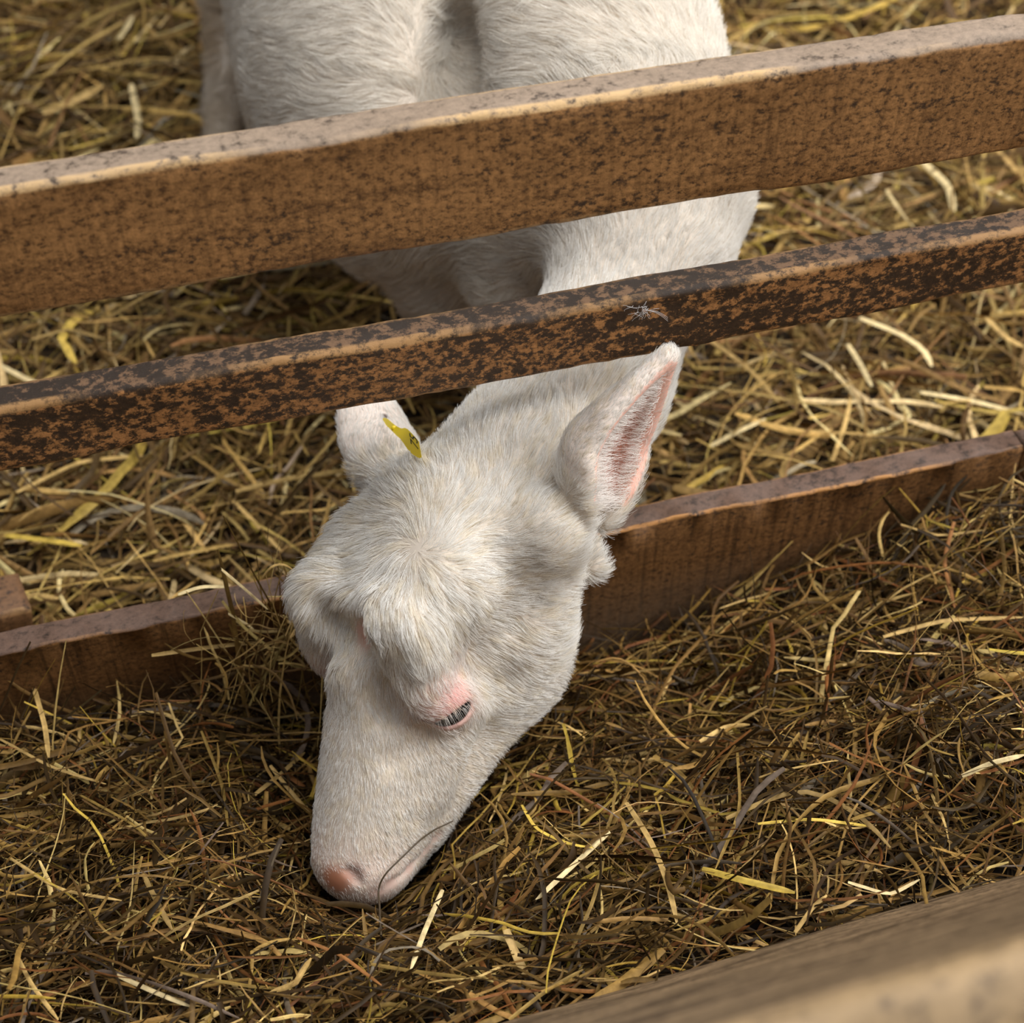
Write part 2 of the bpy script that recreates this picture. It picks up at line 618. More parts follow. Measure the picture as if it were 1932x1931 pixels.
# --- ears: a thick cupped sheet made of many small balls
def ear(base, tip, opening, L_half, th0, bend, k=.006, rad=.0026):
    base, tip = np.asarray(base), np.asarray(tip)
    ax = nrm(tip - base)
    Ln = np.linalg.norm(tip - base)
    o = nrm(opening - ax * (opening @ ax))
    sd = np.cross(ax, o)
    P = []
    for s_ in np.linspace(-.05, 1, 70 if not QUICK else 45):
        s1 = max(s_, 0)
        hwid = L_half * (np.interp(s1, [0, .15, .35, .6, .8, .93, 1], [.52, .80, 1, .82, .48, .19, .03]))
        th = np.interp(s1, [0, .2, .5, .8, 1], th0)
        r_ = hwid / max(math.sin(min(th, math.pi / 2)), .2)
        nth = 31 if not QUICK else 21
        for t_ in np.linspace(-th, th, nth):
            c = base + ax * Ln * s_ + o * bend * (4 * s1 * (1 - s1))
            p = c + r_ * (math.sin(t_) * sd - (math.cos(t_) - math.cos(min(th, 1.5))) * o)
            P.append(p)
    P = np.array(P)
    for p in P:
        ball(p, rad, k)
    return dict(base=base, ax=ax, Ln=Ln, o=o, sd=sd, L=L_half, th0=th0, bend=bend)


EARL = ear(at(1112, 970, 1.175), at(1260, 674, 1.127), CR * .80 - CF * .58 - CU * .12, .035, [2.0, 1.8, 1.4, 1.0, .75], -.004)
EARR = ear(at(742, 925, 1.285), at(676, 690, 1.335), CF * .75 - CR * .55, .030, [1.9, 1.5, 1.1, .8, .6], .004)
# wattle on the throat
rcone(at(1090, 1010, 1.25), at(1112, 1040, 1.235), .010, .0085, .01)
rcone(at(1112, 1040, 1.235), at(1119, 1066, 1.232), .009, .0105, .006)

# carvings: mouth line, nostrils, eye openings
def march(x, y):
    t = np.linspace(.95, 1.5, 2600)
    P = CC + nrm(ray(x, y)) * t[:, None] * np.linalg.norm(ray(x, y))
    i = [np.clip(np.searchsorted(a, P[:, k]), 0, len(a) - 1) for k, a in enumerate((xs, ys, zs))]
    return P[np.argmax(FLD[i[0], i[1], i[2]] < 0)]


def mirror(p):
    h = to_head(p)
    return hw(-h[0], h[1], h[2])


EYE = {}
for s in (1, -1):
    c = hw(s * .0525, .134, -.040)
    out = nrm(np.array([s * .86, .22, .30]) @ HB)
    o1 = nrm(np.array([.86, .22, .30]) @ HB)
    sl = CR * 105 + CU * 60
    sl = sl - CF * (sl @ o1) / (CF @ o1)
    slit = nrm(sl)
    if s < 0:
        h = HB @ slit
        slit = np.array([-h[0], h[1], h[2]]) @ HB
    vert = np.cross(out, slit)
    if vert @ HB[2] < 0: vert = -vert
    EYE[s] = (c, out, slit, vert)
    ball(c, .0222, .008)
    ell(c + out * .0200 - vert * .0050, (.0195, .0064, .012), np.stack([slit, vert, out]), .003, 'cut')
def dent(path, r_, k_, out_=.5):
    P_ = []
    for x, y in path:
        p = march(x, y)
        P_.append(p - nrm(ray(x, y)) * r_ * out_)
    if len(P_) == 1: P_.append(P_[0] + 1e-4)
    for f_ in (lambda p: p, mirror):
        for a, b_ in zip(P_[:-1], P_[1:]):
            rcone(f_(a), f_(b_), r_, r_, k_, 'cut')


def lump(path, r_, k_, in_=.5, both=True):
    P_ = [march(x, y) + nrm(ray(x, y)) * r_ * in_ for x, y in path]
    for f_ in ((lambda p: p), mirror)[:2 if both else 1]:
        for a, b_ in zip(P_[:-1], P_[1:]):
            rcone(f_(a), f_(b_), r_, r_, k_)


lump([(776, 1185), (797, 1235)], .011, .012, .5, False)
dent([(600, 1140), (618, 1180), (645, 1225)], .010, .014, .6)
dent([(690, 1200), (676, 1222)], .010, .016, .55)
dent([(720, 1300), (735, 1340)], .008, .018, .6)
dent([(1068, 1118), (1015, 1150), (975, 1190), (955, 1215)], .006, .014, .7)
dent([(795, 1392), (750, 1440)], .006, .016, .7)
dent([(905, 1240), (955, 1290)], .010, .02, .8)
np_ = [march(657, 1644), march(668, 1650), march(674, 1662)]
mp_ = [march(x, y) for x, y in ((716, 1688), (740, 1668), (775, 1636), (805, 1605), (824, 1580))]
for P_, r_, k_ in ((np_, .0030, .004), (mp_, .0017, .005)):
    for f_ in (lambda p: p, mirror):
        for a, b_ in zip(P_[:-1], P_[1:]):
            rcone(f_(a), f_(b_), r_, r_, k_, 'cut')


def surface_nets(V):
    nx, ny, nz = V.shape
    ins = V < 0
    c = ins[:-1, :-1, :-1].astype(np.int8)
    cnt = np.zeros((nx - 1, ny - 1, nz - 1), np.int8)
    for dx in (0, 1):
        for dy in (0, 1):
            for dz in (0, 1):
                cnt += ins[dx:nx - 1 + dx, dy:ny - 1 + dy, dz:nz - 1 + dz]
    act = np.argwhere((cnt > 0) & (cnt < 8))
    idx = np.full(cnt.shape, -1, np.int32)
    idx[act[:, 0], act[:, 1], act[:, 2]] = np.arange(len(act))
    acc = np.zeros((len(act), 3))
    num = np.zeros(len(act))
    A = (xs, ys, zs)
    cor = [(0, 0, 0), (1, 0, 0), (0, 1, 0), (1, 1, 0), (0, 0, 1), (1, 0, 1), (0, 1, 1), (1, 1, 1)]
    for i in range(8):
        for ax_ in range(3):
            if cor[i][ax_]: continue
            j = list(cor[i]); j[ax_] = 1
            p0 = act + np.array(cor[i]); p1 = act + np.array(j)
            v0 = V[p0[:, 0], p0[:, 1], p0[:, 2]].astype(float); v1 = V[p1[:, 0], p1[:, 1], p1[:, 2]].astype(float)
            m = (v0 < 0) != (v1 < 0)
            t = v0[m] / (v0[m] - v1[m])
            q0 = np.stack([A[k][p0[m, k]] for k in range(3)], 1); q1 = np.stack([A[k][p1[m, k]] for k in range(3)], 1)
            acc[m] += q0 + (q1 - q0) * t[:, None]
            num[m] += 1
    P = acc / num[:, None]
    faces = []
    for ax_ in range(3):
        b1, b2 = [(1, 2), (2, 0), (0, 1)][ax_]
        sl0 = [slice(1, -1)] * 3; sl1 = [slice(1, -1)] * 3
        sl0[ax_] = slice(0, -1); sl1[ax_] = slice(1, None)
        s0, s1 = ins[tuple(sl0)], ins[tuple(sl1)]
        e = np.argwhere(s0 != s1)
        base = e.copy()
        base[:, b1] += 1; base[:, b2] += 1
        flip = s0[e[:, 0], e[:, 1], e[:, 2]]
        q = []
        for o1, o2 in ((1, 1), (0, 1), (0, 0), (1, 0)):
            c_ = base.copy()
            c_[:, b1] -= o1; c_[:, b2] -= o2
            q.append(idx[c_[:, 0], c_[:, 1], c_[:, 2]])
        q = np.stack(q, 1)
        q[~flip] = q[~flip][:, ::-1]
        faces.append(q)
    return P, np.concatenate(faces)


GV, GF = surface_nets(FLD)


def relax(V, Fq, it):
    E = np.concatenate([Fq[:, [0, 1]], Fq[:, [1, 2]], Fq[:, [2, 3]], Fq[:, [3, 0]]])
    for _ in range(it):
        acc = np.zeros_like(V); n = np.zeros(len(V))
        np.add.at(acc, E[:, 0], V[E[:, 1]]); np.add.at(n, E[:, 0], 1)
        np.add.at(acc, E[:, 1], V[E[:, 0]]); np.add.at(n, E[:, 1], 1)
        V = V * .5 + .5 * acc / n[:, None]
    return V


GV = relax(GV, GF, 2)


def inside_goat(P, marg=.003):
    i = np.clip(np.searchsorted(xs, P[:, 0]), 1, len(xs) - 1)
    j = np.clip(np.searchsorted(ys, P[:, 1]), 1, len(ys) - 1)
    k = np.clip(np.searchsorted(zs, P[:, 2]), 1, len(zs) - 1)
    return FLD[i, j, k] < marg


# ray helper onto the goat's surface
from mathutils.bvhtree import BVHTree
GBVH = BVHTree.FromPolygons([tuple(v) for v in GV], [tuple(int(k) for k in q) for q in GF])


def hit(x, y):
    r_ = GBVH.ray_cast(Vector(CC), Vector(nrm(ray(x, y))))
    return np.array(r_[0]), np.array(r_[1])


WHORL = hit(783, 1035)[0]
SCAR = hit(694, 1196)[0]
NOSE = hit(632, 1662)[0]
HOLE = hit(727, 786)[0]


def ear_coord(E, P):
    q = P - E['base']
    s_ = (q @ E['ax']) / E['Ln']
    return s_, q @ E['o'], q @ E['sd']


def regions(P, Nn):
    """skin colour, hair colour, hair length, density for surface points"""
    n = len(P)
    H = to_head(P)
    dw = np.linalg.norm(P - WHORL, axis=1)
    isear = np.zeros(n); inner = np.zeros(n)
    for E in (EARL, EARR):
        s_, o_, d_ = ear_coord(E, P)
        r_ = np.sqrt(o_ ** 2 + d_ ** 2)
        e = (s_ > .22) & (s_ < 1.08) & (r_ < .052)
        isear = np.maximum(isear, e)
        # inside of the cup: facing the axis
        c = E['base'] + E['ax'] * (s_ * E['Ln'])[:, None] + E['o'] * .012
        inn = (np.einsum('ij,ij->i', nrm(c - P), Nn) > .15) & (s_ > .10) & (s_ < 1.0) & (r_ < .05) & (Nn @ E['o'] > -.2)
        inner = np.maximum(inner, inn)
    skin = np.tile(np.array([[.64, .56, .47]]), (n, 1))
    hair = np.tile(np.array([[.955, .938, .90]]), (n, 1))
    ln = np.full(n, .012)
    den = np.full(n, 1.0)
    # forehead tuft is longer and cream
    fore = np.exp(-(np.linalg.norm((H - [0, .07, .01]) / [.07, .055, .06], axis=1)) ** 2)
    ln += .009 * fore
    den *= .35 + .65 * sstep(.002, .014, dw)
    nz = vnoise(P, 28)[:, 0]
    hair = hair * (1 - .5 * fore[:, None] * sstep(-.2, .6, nz)[:, None]) + np.array([.82, .73, .55]) * (.5 * fore[:, None] * sstep(-.2, .6, nz)[:, None])
    face = sstep(.11, .18, H[:, 1]) * (H[:, 1] < .4) * (P[:, 1] < .05)
    ln = ln * (1 - .45 * face)
    muzz = sstep(.23, .285, H[:, 1]) * (P[:, 1] < .05)
    ln = ln * (1 - .5 * muzz)
    skin = skin * (1 - muzz[:, None] * .5) + np.array([.72, .50, .42]) * muzz[:, None] * .5
    body_ = sstep(.08, .25, P[:, 1])
    ln = ln + .006 * body_
    hair = hair * (1 - body_[:, None] * .6) + np.array([.86, .80, .70]) * body_[:, None] * .6
    dirt_shade = sstep(.19, .06, P[:, 2]) * sstep(.12, .22, P[:, 1]) * (.65 + .5 * vnoise(P, 14)[:, 2])  # tan dirt, with the shade under the body painted into the hair colour
    dirt_shade = np.clip(dirt_shade, 0, .8)[:, None]
    hair = hair * (1 - dirt_shade) + np.array([.56, .43, .27]) * dirt_shade
    # eyelids
    for sgn in (1, -1):
        c, out, slit, vert = EYE[sgn]
        lidc = c + out * .015 + .013 * vert
        q = np.exp(-(np.linalg.norm(P - lidc, axis=1) / .025) ** 2)
        skin = skin * (1 - q[:, None]) + np.array([.64, .32, .29]) * q[:, None]
        hair = hair * (1 - .5 * q[:, None]) + np.array([.88, .70, .66]) * .5 * q[:, None]
        ln *= 1 - .55 * q
        den *= 1 - .62 * q
        dv = P - (c + out * .018 - vert * .005)
        de = np.sqrt(((dv @ slit) * .55) ** 2 + (dv @ vert) ** 2 + (dv @ out) ** 2)
        rim = np.exp(-(de / .0115) ** 2)
        skin = skin * (1 - .8 * rim[:, None]) + np.array([.40, .17, .14]) * .8 * rim[:, None]
        den *= sstep(.0075, .0125, de)
        # darker corner of the eye towards the nose
        dc = np.linalg.norm(P - (c + out * .013 - slit * .021 + vert * .004), axis=1)
        g = np.exp(-(dc / .010) ** 2)
        skin = skin * (1 - .8 * g[:, None]) + np.array([.17, .11, .11]) * .8 * g[:, None]
        den *= 1 - .6 * g
        ln *= 1 - .4 * g
    # bare scar of the removed horn
    for sc in (SCAR,):
        q = np.exp(-(np.linalg.norm(P - sc, axis=1) / .0125) ** 4)
        ln *= 1 - .82 * np.exp(-(np.linalg.norm(P - sc - .008 * HB[2] + .005 * HB[1] - .006 * CR, axis=1) / .028) ** 2)
        skin = skin * (1 - q[:, None]) + np.array([.60, .36, .28]) * q[:, None]
        den *= 1 - .97 * q
    # bare nose pad
    q = np.exp(-(np.linalg.norm(P - NOSE, axis=1) / .013) ** 4)
    skin = skin * (1 - q[:, None]) + np.array([.60, .26, .15]) * q[:, None]
    den *= 1 - q
    # lips and nostril skin
    hn = np.minimum(np.linalg.norm(P - np_[1], axis=1), np.linalg.norm(P - mirror(np_[1]), axis=1))
    q = np.exp(-(hn / .0075) ** 2)
    skin = skin * (1 - .7 * q[:, None]) + np.array([.30, .13, .11]) * .7 * q[:, None]
    den *= 1 - .8 * q
    mm = np.min([np.linalg.norm(P - p, axis=1) for p in mp_], axis=0)
    q = np.exp(-(mm / .007) ** 2)
    skin = skin * (1 - .6 * q[:, None]) + np.array([.50, .28, .23]) * .6 * q[:, None]
    den *= 1 - .55 * q
    ln *= 1 - .4 * q
    # ears
    ln = np.where(isear > 0, .006, ln)
    skin = np.where((isear > 0)[:, None] & (inner == 0)[:, None], np.array([.78, .67, .59]), skin)
    den = np.where(isear > 0, 1.5, den)
    hole = np.exp(-(np.linalg.norm(P - HOLE, axis=1) / .0035) ** 4)
    skin = skin * (1 - hole[:, None]) + np.array([.05, .025, .018]) * hole[:, None]
    den *= 1 - hole
    mott = sstep(.0, .7, vnoise(P, 90)[:, 1])[:, None]
    skin = np.where(inner[:, None] > 0, np.array([.86, .50, .40]) * (1 - .2 * mott), skin)
    den = np.where(inner > 0, .5, den)
    ln = np.where(inner > 0, .005, ln)
    return skin, hair, ln, den, inner


goat = empty('goat', (.05, .40, FLOOR_Z))
tag(goat, 'white goat with a yellow ear tag, eating hay with its head through the fence', 'goat')
gme = mesh('body', GV, GF)
m_skin, nt_, b_ = new_mat('goat_skin')
a_ = N(nt_, 'ShaderNodeAttribute', attribute_name='skin_colour')
nt_.links.new(a_.outputs['Color'], b_.inputs['Base Color'])
GN = np.zeros(len(GV) * 3, np.float32)
gme.vertices.foreach_get('normal', GN)
GN = GN.reshape(-1, 3).astype(float)
color_attr(gme, 'skin_colour', regions(GV, GN)[0])
b_.inputs['Roughness'].default_value = .65
b_.inputs['Specular IOR Level'].default_value = .25
body = link('body', gme, m_skin, goat)


# --- coat: real hairs combed away from the whorl on the forehead
m_hair, nt_, b_ = new_mat('white_hair')
a_ = N(nt_, 'ShaderNodeAttribute', attribute_name='hair_colour')
nt_.links.new(a_.outputs['Color'], b_.inputs['Base Color'])
b_.inputs['Roughness'].default_value = .55
b_.inputs['Specular IOR Level'].default_value = .3
tr_ = N(nt_, 'ShaderNodeBsdfTranslucent')
nt_.links.new(a_.outputs['Color'], tr_.inputs['Color'])
mx_ = N(nt_, 'ShaderNodeMixShader')
mx_.inputs[0].default_value = .35
nt_.links.new(b_.outputs[0], mx_.inputs[1])
nt_.links.new(tr_.outputs[0], mx_.inputs[2])
nt_.links.new(mx_.outputs[0], nt_.nodes['Material Output'].inputs['Surface'])


def hairs(name, PTS, rad, colr, parent):
    """PTS (n,k,3), rad (n,k)"""
    n, k, _ = PTS.shape
    hc = bpy.data.hair_curves.new(name)
    hc.add_curves([k] * n)
    hc.attributes['position'].data.foreach_set('vector', PTS.astype(np.float32).ravel())
    ra = hc.attributes.get('radius') or hc.attributes.new('radius', 'FLOAT', 'POINT')
    ra.data.foreach_set('value', rad.astype(np.float32).ravel())
    ca = hc.attributes.new('hair_colour', 'FLOAT_COLOR', 'CURVE')
    ca.data.foreach_set('color', np.c_[colr, np.ones(n)].astype(np.float32).ravel())
    return link(name, hc, m_hair, parent)


def fur_dir(P, Nn):
    d = P - WHORL
    r_ = np.linalg.norm(d, axis=1)
    head_d = nrm(d + .45 * np.cross(Nn, d))
    nk = nrm(np.array(N2) - np.array(N1))
    body_d = nrm(np.array([-.56, .75, -.55]))
    wn = sstep(.11, .2, r_) * (P[:, 1] > -.02)
    wb = sstep(.13, .30, P[:, 1])
    dd = head_d * (1 - wn[:, None]) + (.6 * nk + .4 * head_d) * wn[:, None]
    dd = dd * (1 - wb[:, None]) + body_d * wb[:, None]
    for E in (EARL, EARR):
        s_, o_, d_ = ear_coord(E, P)
        e = (sstep(.1, .3, s_) * (s_ < 1.1) * (np.sqrt(o_ ** 2 + d_ ** 2) < .055))[:, None]
        dd = dd * (1 - e) + E['ax'] * e
    dd = dd + .55 * vnoise(P, 26) + .35 * vnoise(P, 70)
    # locks on the forehead wander more
    H = to_head(P)
    fore = np.exp(-(np.linalg.norm((H - [0, .08, .01]) / [.06, .04, .05], axis=1)) ** 2)
    dd = dd + fore[:, None] * .9 * vnoise(P + 5, 38)
    t = dd - Nn * np.einsum('ij,ij->i', dd, Nn)[:, None]
    return nrm(t)


qv = GV[GF]
area_ = .5 * np.linalg.norm(np.cross(qv[:, 2] - qv[:, 0], qv[:, 3] - qv[:, 1]), axis=1)
cen = qv.mean(1)
cn = nrm(GN[GF].mean(1))
_, _, _, den_, _ = regions(cen, cn)
px_ = cen - CC
zc = px_ @ CF
u_, v_ = FPX * (px_ @ CR) / zc + 966, 965 - FPX * (px_ @ CU) / zc
vis = (u_ > -350) & (u_ < 2300) & (v_ > -350) & (v_ < 2200)
facing = np.einsum('ij,ij->i', cn, nrm(CC - cen)) > -.45
dens = np.where(cen[:, 1] < .07, 58e4, 42e4)
dens = np.where(cen[:, 1] > .28, 26e4, dens)
wgt = area_ * den_ * dens * vis * facing
tot = int(wgt.sum() * (.25 if QUICK else 1.0))
pick = rng.choice(len(GF), tot, p=wgt / wgt.sum())
ua, ub = rng.random(tot)[:, None], rng.random(tot)[:, None]
Q = GF[pick]
bil = lambda A: (A[Q[:, 0]] * (1 - ua) * (1 - ub) + A[Q[:, 1]] * ua * (1 - ub) + A[Q[:, 2]] * ua * ub + A[Q[:, 3]] * (1 - ua) * ub)
hp, hn_ = bil(GV), nrm(bil(GN))
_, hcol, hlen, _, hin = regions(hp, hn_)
ht = fur_dir(hp, hn_)
hlen = hlen * rng.uniform(.6, 1.25, tot)
lift0 = np.radians(rng.uniform(20, 44, tot)) 
# whorl centre and the nape stand up a little more
K = 5
PTS = np.zeros((tot, K, 3))
PTS[:, 0] = hp - hn_ * .0006
jit = rng.normal(0, .10, (tot, 3))
for k in range(1, K):
    ang_ = lift0 * (1 - k / (K - .2)) * 1.25 - .06
    d_ = ht * np.cos(ang_)[:, None] + hn_ * np.sin(ang_)[:, None] + jit * (.4 + .5 * k / K)
    PTS[:, k] = PTS[:, k - 1] + nrm(d_) * (hlen / (K - 1))[:, None]
from mathutils.kdtree import KDTree
nc = max(10, tot // 14)
ci = rng.choice(tot, nc, replace=False)
kd = KDTree(nc)
for a, i_ in enumerate(ci): kd.insert(hp[i_], a)
kd.balance()
near = ci[np.array([kd.find(p)[1] for p in hp])]
okc = (np.linalg.norm(hp[near] - hp, axis=1) < .012) & (np.einsum('ij,ij->i', hn_[near], hn_) > .6)
Hh = to_head(hp)
fore_ = np.exp(-(np.linalg.norm((Hh - [0, .07, .01]) / [.08, .065, .06], axis=1)) ** 2)
cst = np.where(okc, (.26 + .40 * fore_) * sstep(.003, .011, hlen) * (1 - .75 * sstep(.08, .2, hp[:, 1])), 0)
rel = PTS[near] - PTS
for k in range(1, K):
    f_ = cst * (k / (K - 1)) ** 1.3
    PTS[:, k] += rel[:, k] * f_[:, None] * .8
lock = rng.uniform(.90, 1.03, tot)[near]
lockc = rng.random(tot)[near]
wid = np.where(hp[:, 1] > .25, .00022, .00016) * (2.0 if QUICK else 1.0)
RAD = wid[:, None] * rng.uniform(.7, 1.25, tot)[:, None] * np.linspace(1, .35, K)[None, :]
shade_ = rng.uniform(.88, 1.04, tot)[:, None]
dk = rng.random(tot) < .07
hcol = np.where(dk[:, None], hcol * np.array([[.66, .60, .52]]), hcol)
hcol = hcol * shade_ * lock[:, None] * np.where(((lockc < .22) & (hp[:, 1] < .05))[:, None], np.array([[.98, .94, .86]]), 1.0)
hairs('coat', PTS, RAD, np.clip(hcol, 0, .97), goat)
print('coat hairs', tot)

# --- fringe hairs crossing the opening of the ear
fr = []
E = EARL
for _ in range(400 if QUICK else 3000):
    s_ = rng.uniform(.08, .93)
    hwid = E['L'] * np.interp(s_, [0, .15, .35, .6, .8, .93, 1], [.52, .80, 1, .82, .48, .19, .03])
    th = np.interp(s_, [0, .2, .5, .8, 1], E['th0'])
    r_ = hwid / max(math.sin(min(th, math.pi / 2)), .2)
    side = -1 if rng.random() < .68 else 1
    tt = side * th * rng.uniform(.82, 1.0)
    c = E['base'] + E['ax'] * E['Ln'] * s_ + E['o'] * E['bend'] * 4 * s_ * (1 - s_)
    p0 = c + r_ * (math.sin(tt) * E['sd'] - (math.cos(tt) - math.cos(min(th, 1.5))) * E['o'])
    p0 = p0 - side * E['sd'] * .0025 + E['o'] * .0035
    d0 = -side * E['sd'] * .9 + E['o'] * rng.uniform(.05, .40) + E['ax'] * rng.uniform(-.1, .25) + rng.normal(0, .12, 3)
    L_ = rng.uniform(.013, .034) * (1 - .6 * s_)
    P_ = [p0]
    for k in range(1, K):
        P_.append(P_[-1] + nrm(d0 - E['o'] * .07 * k) * L_ / (K - 1))
    fr.append(P_)
fr = np.array(fr)
hairs('ear_hair', fr, np.full((len(fr), 1), .00016) * np.linspace(1, .4, K)[None, :], np.tile([[.92, .88, .84]], (len(fr), 1)), goat)

# --- eyes
m_eye, nt_, b_ = new_mat('dark_wet_eye')
b_.inputs['Base Color'].default_value = (.012, .012, .014, 1)
b_.inputs['Roughness'].default_value = .06
m_pupil, nt_, b_ = new_mat('pupil')
b_.inputs['Base Color'].default_value = (.001, .001, .002, 1)
b_.inputs['Roughness'].default_value = .1


def uv_ball(c, r, B, sc=(1, 1, 1), n=28):
    th, ph = np.meshgrid(np.linspace(0, math.pi, n), np.linspace(0, 2 * math.pi, 2 * n, endpoint=False), indexing='ij')
    L_ = np.stack([np.sin(th) * np.cos(ph) * sc[0], np.sin(th) * np.sin(ph) * sc[1], np.cos(th) * sc[2]], -1).reshape(-1, 3) * r
    V = c + L_ @ B
    m_ = 2 * n
    i, j = np.meshgrid(np.arange(n - 1), np.arange(m_), indexing='ij')
    a = (i * m_ + j).ravel(); b2 = (i * m_ + (j + 1) % m_).ravel()
    return V, np.stack([a, a + m_, b2 + m_, b2], 1)


for sgn in (1, -1):
    c, out, slit, vert = EYE[sgn]
    B = np.stack([slit, vert, out])
    V, Fq = uv_ball(c, .0196, B)
    ey = link('eye', mesh('eye', V, Fq), m_eye, goat)
    ey['label'] = 'dark glossy eye under a pink lid'
    V, Fq = uv_ball(c + out * .0156 - vert * .004, .0042, B, (1.5, .6, 1))
    link('pupil', mesh('pupil', V, Fq), m_pupil, ey)
    el = []
    for _ in range(60):
        t = rng.uniform(-1, 1)
        p0 = c + slit * t * .0165 + vert * (.0016 - .0045 * t * t + rng.normal(0, .0005)) + out * (.0222 * math.sqrt(max(.05, 1 - (t * .72) ** 2)))
        L_ = rng.uniform(.004, .0105) * (1 - .4 * t * t)
        P_ = [p0]
        d0 = out * .75 - vert * .5 + slit * (t * .35 + rng.normal(0, .06))
        for k in range(1, K):
            P_.append(P_[-1] + nrm(d0 - vert * .30 * k - out * .06 * k) * L_ / (K - 1))
        el.append(P_)
    el = np.array(el)
    hairs('eyelashes', el, rng.uniform(.00005, .00010, (len(el), 1)) * np.linspace(1, .35, K)[None, :], np.tile([[.88, .84, .78]], (len(el), 1)), ey)

# ------------------------------------------------------------------ hay and straw
PAL_TROUGH = [((.036, .020, .006), .34), ((.125, .068, .019), .27), ((.27, .160, .045), .20), ((.62, .43, .16), .07), ((.18, .072, .022), .06), ((.17, .130, .095), .03), ((.36, .24, .040), .03)]
PAL_BED = [((.10, .056, .019), .25), ((.26, .155, .050), .31), ((.45, .295, .095), .24), ((.74, .56, .27), .08), ((.26, .13, .05), .05), ((.33, .26, .18), .03), ((.48, .33, .07), .04)]


def ribbons(name, C, width, twist, colr, mat, parent=None):
    """C (n,m,3) centre lines -> folded blades"""
    n, m, _ = C.shape
    T = np.gradient(C, axis=1)
    T = nrm(T)
    upv = np.array([0, 0, 1.0])
    Sd = nrm(np.cross(T, upv) + 1e-6)
    Nn = np.cross(Sd, T)
    a = twist
    Wd = Sd * np.cos(a)[..., None] + Nn * np.sin(a)[..., None]
    Nd = np.cross(Wd, T)
    prof = np.concatenate([np.linspace(.75, 1, 2), np.ones(m - 4), np.linspace(.9, .35, 2)])
    w = width[:, None] * prof[None, :]
    V = np.stack([C - Wd * w[..., None] * .5, C + Nd * w[..., None] * .22, C + Wd * w[..., None] * .5], 2)
    base = (np.arange(n) * m * 3)[:, None, None]
    i, j = np.meshgrid(np.arange(m - 1), np.arange(2), indexing='ij')
    q = (i * 3 + j)[None]
    a0 = (base + q).reshape(-1)
    Fq = np.stack([a0, a0 + 1, a0 + 4, a0 + 3], 1)
    me = mesh(name, V.reshape(-1, 3), Fq)
    cc = colr[:, None, None, :] * rng.uniform(.72, 1.2, (n, 1, 3, 1)) * (1 + .22 * np.cumsum(rng.normal(0, .35, (n, m, 1, 1)), 1).clip(-1.6, 1.6))
    cc = np.maximum(cc, .002).reshape(-1, 3)
    cc = cc * np.minimum(1, .84 / cc.max(1, keepdims=True))
    color_attr(me, 'straw_colour', cc)
    return link(name, me, mat, parent)


def strands(n, sampler, hf, lmin, lmax, lo, hi, wmed, curl, pitch, bias=1.6, m=10):
    xy = sampler(n)
    L_ = lmin + (lmax - lmin) * rng.beta(1.3, 2.6, n)
    th = rng.uniform(0, 2 * math.pi, n)
    th = np.where(rng.random(n) < .35, rng.normal(.2, .5, n) + math.pi * (rng.random(n) < .5), th)
    kap = rng.normal(0, curl, n)
    dth = np.cumsum(np.tile(kap[:, None], (1, m)) / m + rng.normal(0, .10, (n, m)), axis=1)
    kink = rng.random(n) < .28
    kpos = rng.integers(3, m - 2, n)
    dth += np.where(kink[:, None] & (np.arange(m)[None] >= kpos[:, None]), rng.normal(0, .8, n)[:, None], 0)
    ang_ = th[:, None] + dth
    st = (L_ / (m - 1))[:, None]
    x = xy[:, 0:1] + np.cumsum(np.cos(ang_) * st, 1) - np.cos(th)[:, None] * L_[:, None] / 2
    y = xy[:, 1:2] + np.cumsum(np.sin(ang_) * st, 1) - np.sin(th)[:, None] * L_[:, None] / 2
    # each strand lies on a tangent of the heap rather than following every dip
    zb = hf(x.ravel(), y.ravel()).reshape(x.shape)
    s_ = np.linspace(-.5, .5, m)[None]
    zf = zb.mean(1, keepdims=True) + (zb[:, -1:] - zb[:, :1]) * s_
    zb = .55 * zb + .45 * zf
    off_ = hi - (hi - lo) * rng.random(n) ** (1 / bias)
    slope = rng.normal(0, pitch, n)[:, None]
    arch = rng.normal(0, .03, n)[:, None] * (1 - 4 * s_ ** 2) * L_[:, None] * 2
    z = zb + off_[:, None] + slope * s_ * L_[:, None] + arch
    C = np.stack([x, y, z], -1)
    w = wmed * np.exp(rng.normal(0, .42, n)) * np.where(rng.random(n) < .38, .45, 1.0)
    tw = rng.normal(0, .7, n)[:, None] + np.cumsum(rng.normal(0, .18, (n, m)), 1)
    return C, w, tw, off_


def palette(P, n, gain=1.0):
    p = np.array([q[1] for q in P]); p /= p.sum()
    c = np.array([q[0] for q in P])[rng.choice(len(P), n, p=p)]
    c = c * gain * rng.uniform(.7, 1.25, (n, 1)) * rng.uniform(.95, 1.05, (n, 3))
    return c * np.minimum(1, .74 / c.max(1, keepdims=True))


def plank_y(x):
    return A0[1] + (x - A0[0]) * (A1[1] - A0[1]) / (A1[0] - A0[0])


def keep_out(C, minz=None):
    n, m, _ = C.shape
    P = C.reshape(-1, 3)
    return ~inside_goat(P, .002).reshape(n, m).any(1)


frac = .3 if QUICK else 1.0
